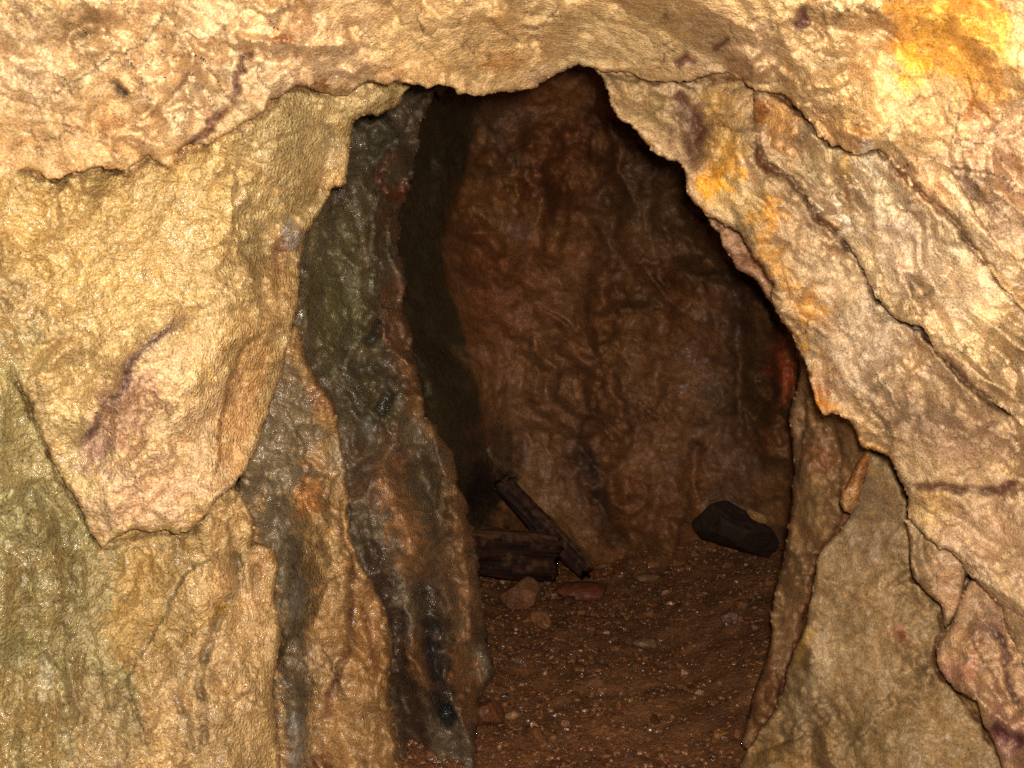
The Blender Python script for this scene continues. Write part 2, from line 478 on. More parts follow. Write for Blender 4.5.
# A: overhanging roof and upper right face
roof = [(-E, -E), (1024 + E, -E), (1024 + E, 470)] + LINE1[::-1] + \
       [(590, 68), (578, 66), (566, 74), (548, 82), (530, 90), (505, 95), (484, 96), (458, 96), (448, 88), (438, 86), (428, 91), (414, 84), (400, 80), (388, 84), (376, 82),
        (365, 86), (352, 94), (336, 97), (320, 94), (308, 87), (297, 85), (280, 90), (273, 98), (266, 113), (250, 122), (234, 131), (207, 141), (184, 150), (176, 160), (168, 167),
        (158, 160), (150, 155), (140, 164), (129, 172), (114, 170), (98, 168), (76, 172), (62, 178), (51, 178), (38, 172), (25, 170), (0, 180), (-60, 190), (-E, 240)]
o = rock('overhanging_rock', roof,
     [(-E, -300, 1.0), (-E, 150, 1.05), (0, -300, 1.15), (512, -400, .9), (1400, -300, .8), (1400, 300, .95), (0, 0, 1.42), (0, 150, 1.56), (200, 0, 1.5), (230, 110, 1.66),
      (400, 0, 1.62), (420, 80, 1.84), (560, 0, 1.66), (560, 60, 1.92), (700, 0, 1.56), (700, 70, 1.78), (850, 50, 1.5), (850, 140, 1.62), (1000, 50, 1.36), (1000, 260, 1.5)],
     'dry', (214, 180, 118), ledge=(-60, 40, .042), hair=1.1, seed=11, fac=[(95, .07, 35, 1.6), (38, .038, 40, 1.5), (15, .011, 30, 1.3)], rough=[(60, .008, 'r'), (9, .003, 'f')], edge=(4, .02),
     wet=.55, jag=3.0,
     feats=[('step', [(172, 4), (160, 22), (152, 31), (145, 43), (128, 49), (113, 55), (102, 64), (90, 72), (70, 84), (40, 100)], .03, 26, (GREY, 2, .5)),
            ('groove', [(262, 44), (255, 50), (252, 56), (241, 58), (239, 66), (243, 70), (236, 74), (234, 84), (238, 90), (229, 96), (231, 102), (225, 109), (217, 118), (210, 122), (212, 130), (203, 136), (196, 141), (185, 148), (166, 158)], .022, 3.5, ((104, 52, 40), 3.2, .95)),
            ('groove', [(111, 78), (117, 87), (125, 95)], .03, 4, ((90, 66, 60), 4, .9)),
            ('step', [(195, 64), (186, 75), (176, 90), (172, 100)], .012, 12, ((140, 90, 70), 2.5, .8)),
            ('step', [(223, 20), (228, 38), (238, 56)], .02, 14, ((160, 140, 110), 3, .4)),
            ('step', [(290, 2), (275, 20), (266, 35), (258, 46)], .02, 18, ((170, 150, 118), 3, .5)),
            ('step', [(20, 120), (60, 124), (95, 132), (128, 140), (150, 156)], .014, 15, ((180, 140, 90), 2, .4)),
            ('groove', [(350, 20), (360, 50), (364, 90)], .02, 8),
            ('step', [(560, 0), (600, 18), (640, 26), (680, 22)], .015, 16),
            ('groove', [(800, 8), (806, 22), (790, 28)], .02, 6, ((104, 60, 50), 7, .8)),
            ('step', [(820, 0), (826, 30), (838, 60), (850, 90), (870, 120)], .015, 20),
            ('step', [(968, 76), (974, 96), (985, 112), (1000, 122)], .02, 16, ((190, 130, 60), 3, .5)),
            ('step', [(940, 112), (955, 130), (948, 160), (950, 176)], .018, 16),
            ('step', [(950, 165), (975, 172), (1004, 178), (1024, 200)], .018, 14, ((150, 120, 90), 3, .5)),
            ('ridge', [(700, 55), (740, 62), (800, 90), (850, 134)], .012, 10),
            ('groove', [(712, 50), (722, 44), (730, 38)], .02, 4, ((110, 64, 50), 4, .9)),
            ('groove', [(676, 66), (686, 58), (696, 64)], .015, 4, ((130, 84, 70), 5, .9))],
     stains_and_shade=[(120, 30, 150, 55, 0, (238, 206, 148), .7), (60, 28, 55, 18, -10, (168, 136, 84), .7), (40, 5, 60, 10, 0, (190, 160, 104), .6), (15, 75, 55, 40, 0, PINK, .6), (115, 122, 26, 8, 5, (176, 118, 56), .85),
             (180, 100, 60, 45, -50, (234, 204, 150), .7), (70, 145, 90, 30, 0, (226, 184, 120), .6), (300, 70, 70, 40, -20, PINK, .7), (330, 20, 60, 30, 0, (224, 186, 128), .5),
             (283, 40, 10, 6, 0, (190, 110, 60), .7), (322, 86, 6, 10, 0, RUST, .8), (390, 76, 12, 8, 0, RUST, .5),
             (455, 40, 90, 36, 0, (200, 164, 100), .6), (640, 40, 90, 30, 10, (202, 176, 116), .6), (560, 76, 30, 10, 0, (216, 190, 150), .6), (500, 62, 20, 9, 0, (190, 130, 60), .6),
             (735, 50, 60, 30, 0, (198, 164, 120), .6), (850, 60, 60, 40, 30, (206, 178, 124), .5),
             (958, 38, 62, 48, 20, (240, 176, 60), .9, .55), (945, 28, 30, 20, 20, (250, 192, 70), .6), (915, 66, 16, 22, 0, (246, 190, 50), .7), (985, 85, 28, 22, 50, (226, 164, 70), .7), (970, 112, 5, 14, 0, (188, 112, 30), .8),
             (860, 100, 40, 40, 0, (208, 172, 96), .4), (840, 135, 40, 16, 25, (204, 150, 84), .5), (990, 200, 60, 50, 30, (214, 182, 140), .7), (1010, 140, 40, 30, 30, (210, 172, 130), .6), (960, 180, 40, 10, 10, (160, 130, 100), .5),
             (865, 146, 8, 5, 0, (246, 232, 204), .9, .4, 1.0)])
tag(o, 'pale overhanging roof rock with a yellow stain, spanning the top above the tunnel mouth', 'rock overhang')

# B: middle right slab
slab = LINE2 + [(1024 + E, 640), (1024 + E, 400), (1060, 300), (1000, 250), (950, 170), (900, 130), (840, 110), (790, 70), (755, 72)]
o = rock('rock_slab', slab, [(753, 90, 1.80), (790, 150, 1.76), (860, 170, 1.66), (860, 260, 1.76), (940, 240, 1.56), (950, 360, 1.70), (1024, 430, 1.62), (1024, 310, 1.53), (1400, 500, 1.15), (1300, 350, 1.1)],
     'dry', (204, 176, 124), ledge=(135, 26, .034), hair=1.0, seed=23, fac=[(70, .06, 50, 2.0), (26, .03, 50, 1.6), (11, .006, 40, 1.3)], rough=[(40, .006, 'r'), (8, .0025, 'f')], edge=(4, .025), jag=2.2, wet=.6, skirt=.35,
     feats=[('groove', LINE1, .03, 3.2, ((112, 68, 34), 2.6, .9)), ('step', [(800, 240), (850, 300), (900, 350), (960, 400)], .02, 12), ('step', [(858, 154), (850, 175), (846, 190), (852, 215), (856, 235)], .018, 20, ((170, 130, 70), 3, .5)),  # brown line beneath the overhang is its shadow, painted in
            ('step', [(846, 150), (870, 158), (900, 200), (930, 235), (958, 250)], .012, 20),
            ('ridge', [(870, 270), (910, 320), (960, 370), (1020, 410)], .018, 9, ((210, 178, 120), 6, .5)),
            ('step', [(1024, 345), (990, 320), (960, 300), (930, 296), (905, 300)], .02, 22),
            ('step', [(1010, 392), (985, 350), (992, 330), (1020, 318)], .02, 14, ((170, 140, 96), 3, .4)),
            ('step', [(957, 255), (950, 275), (940, 292)], .015, 14),
            ('step', [(965, 235), (985, 270), (1010, 275), (1024, 268)], .015, 18)],
     stains_and_shade=[(800, 130, 30, 26, 40, (168, 138, 100), .7), (775, 120, 22, 34, 0, (196, 142, 70), .8), (815, 170, 26, 34, 40, (176, 152, 104), .7), (760, 128, 8, 34, -5, (150, 92, 34), .95, .4), (772, 165, 16, 10, 0, (212, 152, 60), .7),
             (834, 214, 26, 12, 50, (240, 222, 184), .8, .5, 1.0), (880, 190, 24, 40, -20, (196, 178, 138), .6), (845, 160, 6, 20, 0, (206, 160, 70), .7), (905, 250, 30, 40, -20, (216, 188, 150), .6), (915, 180, 40, 12, 40, (200, 140, 80), .5), (960, 280, 60, 40, 20, (220, 190, 142), .6),
             (990, 330, 36, 36, 0, (236, 206, 140), .6), (930, 350, 70, 5, 43, (196, 160, 90), .5)])
tag(o, 'tan middle rock slab on the right, tucked under the overhang with glinting crystal edge', 'rock slab')

# C: lower right leaning slab with the yellow rim
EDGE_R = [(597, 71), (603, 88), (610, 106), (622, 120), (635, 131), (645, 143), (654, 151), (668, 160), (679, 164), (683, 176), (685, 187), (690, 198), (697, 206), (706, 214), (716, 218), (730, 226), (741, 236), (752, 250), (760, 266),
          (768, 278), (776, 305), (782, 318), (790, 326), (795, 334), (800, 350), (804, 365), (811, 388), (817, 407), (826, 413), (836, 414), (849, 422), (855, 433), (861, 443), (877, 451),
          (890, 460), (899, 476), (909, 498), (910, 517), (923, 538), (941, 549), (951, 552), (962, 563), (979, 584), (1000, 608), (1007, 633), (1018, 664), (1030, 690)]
lean = [(578, 30), (586, 50)] + EDGE_R + [(1060, 760), (1120, 900), (1024 + E, 960), (1024 + E, 520), (1060, 400), (1000, 360), (950, 310), (900, 260), (850, 200), (810, 140), (770, 60), (700, 30), (640, 25), (600, 20)]
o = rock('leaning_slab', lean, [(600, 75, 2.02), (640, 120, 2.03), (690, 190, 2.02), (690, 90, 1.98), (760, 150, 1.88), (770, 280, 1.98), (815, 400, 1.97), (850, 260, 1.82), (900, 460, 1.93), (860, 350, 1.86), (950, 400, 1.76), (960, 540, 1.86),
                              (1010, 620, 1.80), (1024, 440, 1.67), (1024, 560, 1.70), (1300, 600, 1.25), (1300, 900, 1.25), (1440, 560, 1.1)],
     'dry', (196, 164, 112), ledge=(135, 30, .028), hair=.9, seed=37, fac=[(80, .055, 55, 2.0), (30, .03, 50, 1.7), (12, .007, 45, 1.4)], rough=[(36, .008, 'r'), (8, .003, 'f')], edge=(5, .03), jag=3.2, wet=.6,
     feats=[('groove', LINE2, .035, 3.2, ((104, 64, 36), 2.8, .9)), ('groove', [(600, 72), (650, 80), (700, 78), (740, 80), (753, 90)], .02, 3, ((112, 68, 34), 2.4, .8)), ('groove', [(672, 92), (690, 108), (700, 130), (698, 150), (690, 170)], .03, 8, ((104, 64, 44), 7, .8)),  # brown lines along the upper edges paint the shadow of the rocks above
            ('step', [(758, 150), (762, 168), (770, 175)], .012, 10, ((120, 66, 28), 3, .8)),
            ('groove', [(640, 60), (652, 90), (662, 108)], .01, 8),
            ('ridge', [(700, 200), (740, 225), (770, 270)], .015, 8),
            ('groove', [(905, 488), (940, 486), (985, 490), (1024, 484)], .016, 4, ((110, 66, 48), 3.5, .85)),
            ('step', [(905, 498), (950, 520), (1000, 500)], .012, 16),
            ('groove', [(920, 420), (912, 350), (920, 335)], .006, 4),
            ('step', [(815, 300), (850, 340), (880, 380), (900, 410)], .012, 18),
            ('step', [(960, 560), (985, 570), (1024, 540)], .015, 20)],
     stains_and_shade=[(640, 100, 30, 18, 35, (184, 156, 92), .6), (690, 130, 16, 36, 0, (120, 84, 56), .65), (722, 140, 18, 50, -5, (206, 160, 70), .7), (716, 190, 24, 20, 30, (238, 168, 40), .9, .4), (735, 100, 14, 22, 0, (190, 150, 84), .6),
             (740, 205, 24, 26, 40, (204, 178, 116), .8), (768, 212, 13, 18, 0, (230, 164, 56), .8), (730, 160, 10, 20, 0, (236, 170, 50), .6), (640, 140, 8, 7, 40, (228, 160, 70), .7), (775, 262, 12, 40, -30, (216, 160, 74), .8), (790, 130, 12, 20, 0, (200, 150, 84), .5),
             (820, 210, 20, 30, 40, (150, 124, 92), .6), (815, 330, 18, 34, -20, (216, 162, 72), .85), (822, 390, 15, 26, 0, (196, 128, 44), .9), (820, 402, 8, 8, 0, (212, 130, 30), .8), (850, 420, 30, 9, 35, (190, 150, 90), .5),
             (835, 265, 30, 20, 40, (222, 196, 146), .6), (870, 340, 50, 60, 40, (200, 176, 136), .7), (920, 415, 46, 20, 10, (140, 110, 84), .6), (970, 440, 50, 24, 0, (168, 132, 98), .6), (960, 390, 40, 20, 35, (176, 146, 102), .6),
             (985, 540, 50, 46, 0, (216, 182, 136), .7), (930, 505, 22, 16, 30, (226, 186, 110), .7), (1010, 490, 20, 5, 0, (90, 60, 44), .7), (870, 445, 20, 6, 30, (200, 140, 50), .6)])
tag(o, 'leaning brown slab with an orange-yellow rim forming the right side of the tunnel mouth', 'rock slab')

o = rock('knobbly_rock', [(690, 190), (702, 210), (712, 224), (720, 234), (724, 246), (730, 257), (737, 268), (748, 274), (757, 280), (763, 292), (770, 303), (778, 306), (784, 325), (800, 350), (820, 330), (790, 240), (740, 190)],
     [(700, 205, 2.13), (740, 262, 2.15), (775, 300, 2.15), (800, 300, 2.10), (760, 220, 2.12)], 'dry', (176, 134, 92), seed=45, fac=[(24, .03, 50, 1.4), (10, .008, 0, 1)], rough=[(7, .003, 'f')], edge=(5, .04), jag=2.2, skirt=.2, skirt_in=6,
     stains_and_shade=[(745, 265, 16, 12, 0, (150, 100, 66), .6)])
tag(o, 'brown knobbly rock peeking out behind the upper yellow rim of the tunnel mouth', 'rock knob')
# shard and lower right block
shard = [(905, 520), (909, 535), (910, 555), (913, 577), (926, 592), (941, 605), (943, 618), (945, 630), (952, 622), (958, 612), (962, 590), (966, 575), (990, 570), (960, 530), (930, 510)]
o = rock('rock_shard', shard, [(905, 520, 2.02), (945, 630, 2.04), (960, 560, 1.97), (925, 560, 2.0)], 'dry', (176, 144, 98), seed=41, fac=[(30, .03, 70, 1.5), (10, .005, 0, 1)], rough=[(8, .003, 'f')], edge=(5, .03), jag=1.2, skirt=.25, skirt_in=8,
     feats=[('step', [(934, 545), (938, 570), (936, 595)], .012, 12)], stains_and_shade=[(920, 555, 9, 28, 0, (160, 136, 92), .8), (948, 590, 12, 30, 0, (206, 164, 116), .8)])
tag(o, 'thin pointed shard of rock wedged below the leaning slab on the right', 'rock shard')
block = [(1120, 950), (1010, 950), (1003, 768), (997, 744), (983, 723), (976, 702), (958, 692), (946, 680), (937, 664), (935, 652), (937, 643), (944, 631), (952, 622), (960, 600), (966, 586), (980, 566), (1060, 560), (1130, 700)]
o = rock('rock_block', block, [(940, 650, 2.0), (975, 600, 1.98), (1000, 650, 1.88), (980, 710, 1.95), (1010, 760, 1.88), (1110, 700, 1.7), (1110, 900, 1.7)], 'dry', (190, 152, 106), seed=43,
     fac=[(50, .05, 60, 1.4), (20, .02, 30, 1.3), (9, .005, 0, 1)], rough=[(20, .006, 'r'), (7, .0025, 'f')], edge=(4, .02), jag=1.8, skirt=.4, skirt_in=14,
     feats=[('step', [(985, 630), (975, 645), (985, 665), (1000, 690)], .02, 14), ('groove', [(978, 615), (1003, 640), (1010, 690), (1024, 720)], .02, 4, ((80, 48, 36), 3, .8)),
            ('groove', [(990, 725), (1005, 735), (1024, 745)], .025, 5, ((110, 56, 50), 7, .8)), ('groove', [(1000, 700), (1012, 720)], .02, 5)],
     stains_and_shade=[(958, 650, 20, 20, 0, (206, 160, 104), .6), (960, 670, 16, 12, 0, (216, 160, 124), .6), (1006, 735, 24, 22, 0, (168, 122, 104), .8), (990, 625, 16, 20, 0, (170, 134, 100), .7)])
tag(o, 'craggy brown block of rock in the lower right corner beneath the pointed shard', 'rock block')

# D: wall strip behind, E2: broad smooth buttress
butt = [(738, 790), (740, 768), (744, 755), (757, 736), (770, 716), (780, 695), (787, 675), (793, 655), (798, 640), (806, 622), (809, 608), (812, 595), (813, 584), (816, 566), (819, 552), (830, 538), (840, 528), (850, 515), (853, 500), (856, 486), (864, 466), (871, 451), (880, 420),
        (950, 440), (1000, 520), (1060, 600), (1100, 760), (1160, 980), (738, 980)]
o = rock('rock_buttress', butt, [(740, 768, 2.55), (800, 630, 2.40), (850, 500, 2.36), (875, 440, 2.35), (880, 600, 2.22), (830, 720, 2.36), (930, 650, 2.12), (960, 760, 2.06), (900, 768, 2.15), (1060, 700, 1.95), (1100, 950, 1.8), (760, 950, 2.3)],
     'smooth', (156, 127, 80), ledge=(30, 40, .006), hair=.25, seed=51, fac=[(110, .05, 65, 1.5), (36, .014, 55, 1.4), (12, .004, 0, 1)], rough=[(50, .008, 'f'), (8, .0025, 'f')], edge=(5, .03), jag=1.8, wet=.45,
     feats=[('groove', EDGE_R[23:], .03, 4, ((104, 58, 26), 3, .85)), ('groove', [(909, 530), (913, 577), (941, 605), (944, 630), (936, 650), (940, 672), (958, 693), (983, 724), (1003, 768)], .02, 3, ((104, 58, 26), 2.6, .85)), ('step', [(898, 702), (880, 715), (868, 730), (856, 745)], -.03, 26), ('step', [(815, 728), (790, 742), (765, 752), (750, 756)], .025, 14, ((120, 90, 50), 2, .4)), ('groove', [(920, 640), (926, 655), (915, 662)], .01, 5),  # brown lines beside slab, shard and block are their painted edge shadows
            ('ridge', [(820, 600), (812, 660), (796, 720)], .02, 9), ('groove', [(895, 630), (903, 642), (908, 652)], .01, 4, ((120, 70, 46), 4, .6)), ('step', [(960, 700), (930, 690), (900, 700)], .01, 20)],
     stains_and_shade=[(815, 680, 16, 50, 15, (190, 166, 118), .6), (800, 640, 8, 24, 15, (176, 140, 60), .7), (886, 680, 12, 20, 0, (190, 162, 112), .6), (900, 633, 6, 5, 0, (150, 90, 60), .8), (780, 755, 40, 14, 0, (168, 128, 66), .6), (880, 740, 40, 30, 0, (150, 126, 78), .5), (870, 520, 30, 50, 0, (150, 124, 84), .6), (950, 740, 40, 40, 0, (168, 132, 70), .5)])
tag(o, 'broad smooth mud-brown rock buttress filling the lower right beside the gravel floor', 'rock buttress')

strip = [(770, 780), (740, 745), (752, 700), (766, 660), (771, 640), (772, 605), (777, 580), (782, 560), (787, 535), (790, 515), (792, 502), (795, 470), (792, 444), (789, 430), (789, 416), (792, 398), (796, 384), (800, 360), (800, 340), (870, 380), (900, 470), (900, 600), (860, 800)]
o = rock('rock_wall', strip, [(790, 400, 2.75), (800, 340, 2.72), (790, 500, 2.80), (774, 620, 2.86), (755, 700, 2.78), (860, 450, 2.50), (860, 600, 2.52), (820, 500, 2.60), (815, 620, 2.62), (860, 780, 2.5), (760, 780, 2.72)],
     'smooth', (150, 112, 66), seed=57, fac=[(60, .04, 80, 2.2), (22, .014, 70, 1.8), (9, .004, 0, 1)], rough=[(7, .003, 'f')], edge=(5, .04), jag=1.4, wet=.6, skirt_in=18,
     feats=[('groove', [(871, 452), (856, 488), (840, 529), (819, 553), (813, 585), (798, 641), (787, 676), (770, 717), (744, 756)], .02, 3, ((104, 54, 24), 3, .85)), ('step', [(806, 384), (804, 430), (800, 470), (802, 490)], .03, 14, ((110, 70, 36), 2, .5)), ('step', [(836, 416), (840, 450), (842, 480), (838, 500)], .02, 14, ((110, 66, 30), 3, .6)), ('ridge', [(795, 500), (790, 560), (778, 640)], .02, 8)],  # first groove's brown colour paints the buttress's thin edge shadow
     stains_and_shade=[(798, 430, 8, 36, 0, (190, 152, 104), .7), (820, 460, 16, 16, 0, (140, 84, 44), .6), (815, 500, 14, 30, 0, (176, 140, 84), .6), (785, 600, 14, 40, 10, (150, 116, 70), .6), (760, 690, 20, 30, 0, (140, 92, 50), .7)])
tag(o, 'narrow brown strip of rock wall behind the smooth buttress on the right of the passage', 'rock wall')
o = rock('flowstone', [(878, 448), (871, 458), (867, 470), (863, 482), (861, 494), (858, 506), (851, 514), (843, 512), (839, 502), (841, 492), (848, 484), (853, 474), (858, 462), (866, 450)],
     [(870, 452, 2.315), (850, 500, 2.30), (842, 505, 2.30), (860, 480, 2.30)], 'wet', (178, 122, 62), seed=46, fac=[(14, .006, 70, 2)], rough=[(7, .003, 'f')], edge=(7, .03), jag=.8, step=1.4, skirt=.06, skirt_in=2, ledge=None, hair=0,
     stains_and_shade=[(850, 500, 6, 10, 0, (190, 146, 86), .7), (864, 470, 6, 14, 20, (150, 84, 32), .6)])
tag(o, 'thin orange teardrop of flowstone running down the crack beside the smooth buttress', 'flowstone')
# ---- left side
bulge = [(-E, 120), (-60, 150), (0, 140), (100, 130), (200, 110), (260, 70), (300, 50), (365, 50), (400, 70), (410, 86), (404, 94), (400, 102), (390, 110), (379, 115), (363, 117), (356, 124), (353, 133), (352, 145), (351, 156), (348, 172), (344, 184), (337, 186), (332, 188), (328, 200),
         (324, 207), (316, 220), (309, 230), (304, 240), (302, 256), (300, 280), (299, 301), (295, 322), (289, 340), (284, 362), (277, 387), (270, 408), (262, 426), (260, 440), (256, 453), (246, 472), (234, 488), (222, 496), (212, 508), (204, 522), (191, 531), (182, 529), (176, 533), (168, 528), (150, 532),
         (133, 531), (116, 540), (103, 545), (94, 536), (86, 518), (78, 500), (66, 486), (56, 468), (44, 440), (30, 404), (14, 370), (0, 344), (-60, 310), (-E, 340)]
o = rock('bulging_rock', bulge, [(-E, 150, 1.12), (-E, 320, 1.12), (0, 160, 1.65), (0, 330, 1.62), (120, 180, 1.71), (120, 300, 1.66), (100, 440, 1.69), (120, 520, 1.71), (200, 500, 1.74), (180, 400, 1.66), (236, 180, 1.74), (236, 300, 1.74), (300, 120, 1.80),
                               (345, 140, 1.96), (300, 250, 1.96), (280, 330, 1.92), (235, 430, 1.84), (390, 90, 2.0), (-150, 300, 1.45)],
     'glint', OCH, ledge=(-40, 40, .008), hair=.35, seed=61, fac=[(90, .03, -40, 1.5), (34, .016, -50, 1.5), (13, .006, 0, 1.2)], rough=[(30, .006, 'f'), (7, .004, 'f')], edge=(5, .03), jag=2.4, wet=.75,
     feats=[('groove', [(0, 181), (25, 171), (51, 179), (98, 169), (129, 173), (150, 156), (168, 168), (184, 151), (234, 132), (266, 114), (280, 91), (297, 86), (352, 96)], .02, 3, ((140, 92, 46), 2.2, .8)), ('step', [(80, 452), (88, 438), (96, 426), (100, 412), (106, 402), (118, 396), (125, 387), (126, 374), (130, 362), (146, 346), (164, 332), (180, 322), (196, 312)][::-1], -.045, 30, ((112, 82, 70), 6, .75)),  # brown line paints the roof's shadow, purple line the overhang's shade
            ('step', [(196, 312), (215, 300), (235, 270), (250, 240)], .012, 16),
            ('step', [(266, 326), (258, 336), (246, 344), (238, 360), (230, 379), (225, 398), (223, 414), (220, 435), (219, 453), (216, 470), (215, 486)], -.022, 18, ((150, 104, 54), 2.5, .6)),
            ('step', [(240, 150), (236, 180), (234, 219), (242, 248), (254, 275), (260, 305), (258, 325)], -.045, 34),
            ('groove', [(150, 424), (170, 414), (186, 404), (200, 396)], .01, 4, ((150, 110, 50), 2.5, .5)),
            ('step', [(236, 162), (270, 140), (300, 128), (330, 120)], .02, 22),
            ('groove', [(330, 120), (326, 150), (322, 180), (318, 205)], .015, 6, ((150, 132, 92), 5, .5)),
            ('step', [(272, 215), (288, 230), (300, 232)], .02, 14), ('groove', [(284, 235), (276, 270), (272, 300)], .012, 5, ((160, 110, 60), 4, .4)),
            ('step', [(185, 262), (205, 250), (236, 238)], .014, 16)],
     stains_and_shade=[(60, 250, 120, 90, 0, (206, 172, 98), .6), (200, 190, 60, 50, 0, (196, 166, 96), .5), (285, 130, 60, 40, -20, (190, 166, 104), .7), (185, 430, 70, 80, -30, (220, 186, 130), .8, .4, .3), (150, 500, 70, 36, -15, (222, 184, 134), .8, .4, .3), (125, 405, 26, 50, 30, (178, 136, 104), .7, .4, .3),
             (95, 452, 16, 20, 0, (150, 112, 96), .6), (97, 424, 4, 7, 0, (60, 40, 34), .9), (205, 525, 18, 14, 0, (214, 170, 96), .6), (245, 400, 20, 60, 15, (206, 156, 90), .8, .4, .4), (250, 345, 24, 30, 0, (202, 158, 90), .6), (291, 236, 9, 16, 0, (176, 168, 148), .9), (250, 240, 14, 60, -8, (164, 142, 90), .7), (280, 290, 20, 40, 0, (196, 152, 90), .6), (300, 200, 30, 30, 0, (176, 152, 90), .6),
             (20, 310, 40, 30, 0, (206, 178, 120), .6), (10, 350, 30, 30, 0, GRN, .5), (280, 250, 6, 18, 0, (170, 120, 80), .6), (245, 470, 14, 12, 0, (220, 176, 110), .6), (330, 180, 14, 20, 20, (196, 150, 76), .6)])
tag(o, 'large glittering ochre bulge of rock hanging on the left side of the tunnel mouth', 'rock bulge')

lower = [(-E, 260), (-60, 260), (0, 300), (60, 420), (110, 480), (200, 470), (228, 480), (238, 492), (250, 508), (254, 523), (253, 536), (250, 546), (260, 545), (270, 548), (275, 556), (277, 566), (275, 582), (275, 597), (279, 610), (281, 624), (279, 648), (277, 671), (275, 690), (275, 710), (278, 740), (281, 768), (284, 980), (-E, 980)]
o = rock('rock_ribs', lower, [(-E, 300, 1.14), (-E, 900, 1.2), (0, 320, 1.62), (30, 420, 1.68), (0, 700, 1.66), (60, 600, 1.72), (100, 620, 1.84), (140, 560, 1.86), (140, 660, 1.86), (170, 720, 1.80), (200, 600, 1.84), (240, 520, 1.88), (230, 700, 1.86), (270, 570, 1.98), (275, 720, 1.98), (-150, 500, 1.45), (-150, 900, 1.45), (200, 960, 1.8)],
     'glint', (190, 158, 98), ledge=(10, 26, .014), hair=.5, seed=67, fac=[(70, .03, 80, 2.0), (28, .018, 80, 1.8), (11, .005, 80, 1.3)], rough=[(30, .007, 'f'), (7, .0035, 'f')], edge=(6, .04), jag=1.8, wet=.7,
     feats=[('groove', [(0, 346), (30, 406), (56, 470), (86, 520), (103, 547), (150, 534), (191, 533), (212, 510), (234, 490)], .015, 3, ((120, 90, 50), 2.4, .7)), ('step', [(232, 540), (210, 556), (188, 573), (176, 590), (168, 609), (160, 625), (152, 640), (138, 658), (129, 675), (132, 695), (137, 710), (145, 735), (152, 768)], .04, 22, ((120, 104, 66), 2, .6)),  # first groove's brown colour paints the shadow below the bulge
            ('groove', [(224, 510), (234, 540), (238, 566), (236, 593), (223, 612), (214, 635), (207, 655), (201, 670), (199, 687), (202, 705), (203, 730), (201, 768)], .022, 5, ((126, 104, 68), 3, .7)),
            ('groove', [(168, 687), (176, 702), (184, 718), (190, 735), (193, 760)], .014, 4, ((136, 112, 74), 3, .6)), ('groove', [(207, 655), (192, 662), (180, 668)], .01, 4, ((136, 112, 74), 2, .5)),
            ('step', [(232, 600), (215, 615), (195, 632), (180, 650)], .025, 14, ((170, 132, 50), 5, .6)), ('step', [(238, 548), (242, 570), (254, 610), (262, 640)], .02, 12),  # first step's olive colour paints the shadow of the ledge
            ('groove', [(176, 536), (178, 550), (172, 580)], .018, 7, ((130, 110, 60), 5, .6)), ('groove', [(256, 560), (254, 580), (262, 620)], .014, 4, ((120, 80, 50), 3, .5)),
            ('step', [(82, 545), (84, 590), (92, 630), (100, 670), (108, 700)], -.03, 24), ('groove', [(20, 560), (16, 640), (26, 720)], .016, 10), ('groove', [(60, 500), (66, 580), (60, 660), (74, 740)], .016, 9), ('ridge', [(40, 480), (36, 560), (46, 640), (48, 740)], .02, 10)],
     stains_and_shade=[(20, 600, 90, 260, -6, (158, 146, 88), .9, .3, 1.0), (-150, 600, 170, 300, 0, (158, 146, 92), .9), (70, 610, 16, 110, -8, (120, 98, 50), .6), (60, 440, 50, 50, 0, (168, 148, 90), .6), (100, 620, 22, 70, -5, (170, 156, 100), .9, .4, .4), (140, 600, 32, 70, 0, (196, 160, 86), .8, .4, .5), (20, 720, 40, 60, 0, (170, 140, 80), .6), (18, 590, 14, 50, 0, (130, 104, 50), .6),
             (225, 535, 24, 26, 20, (202, 166, 100), .7), (220, 590, 22, 22, 0, (224, 182, 116), .8), (205, 700, 50, 70, 0, (194, 162, 106), .7), (100, 730, 40, 60, 0, (170, 146, 96), .7, .4, .9), (45, 680, 6, 30, 0, (200, 190, 150), .5, .4, 1.0), (262, 560, 10, 14, 0, (200, 150, 90), .7), (255, 620, 20, 40, 0, (196, 158, 98), .6), (184, 545, 12, 16, 0, (160, 120, 50), .6)])
tag(o, 'ribbed lower left rock wall, olive green at its left edge, ochre beside the gully', 'rock wall')

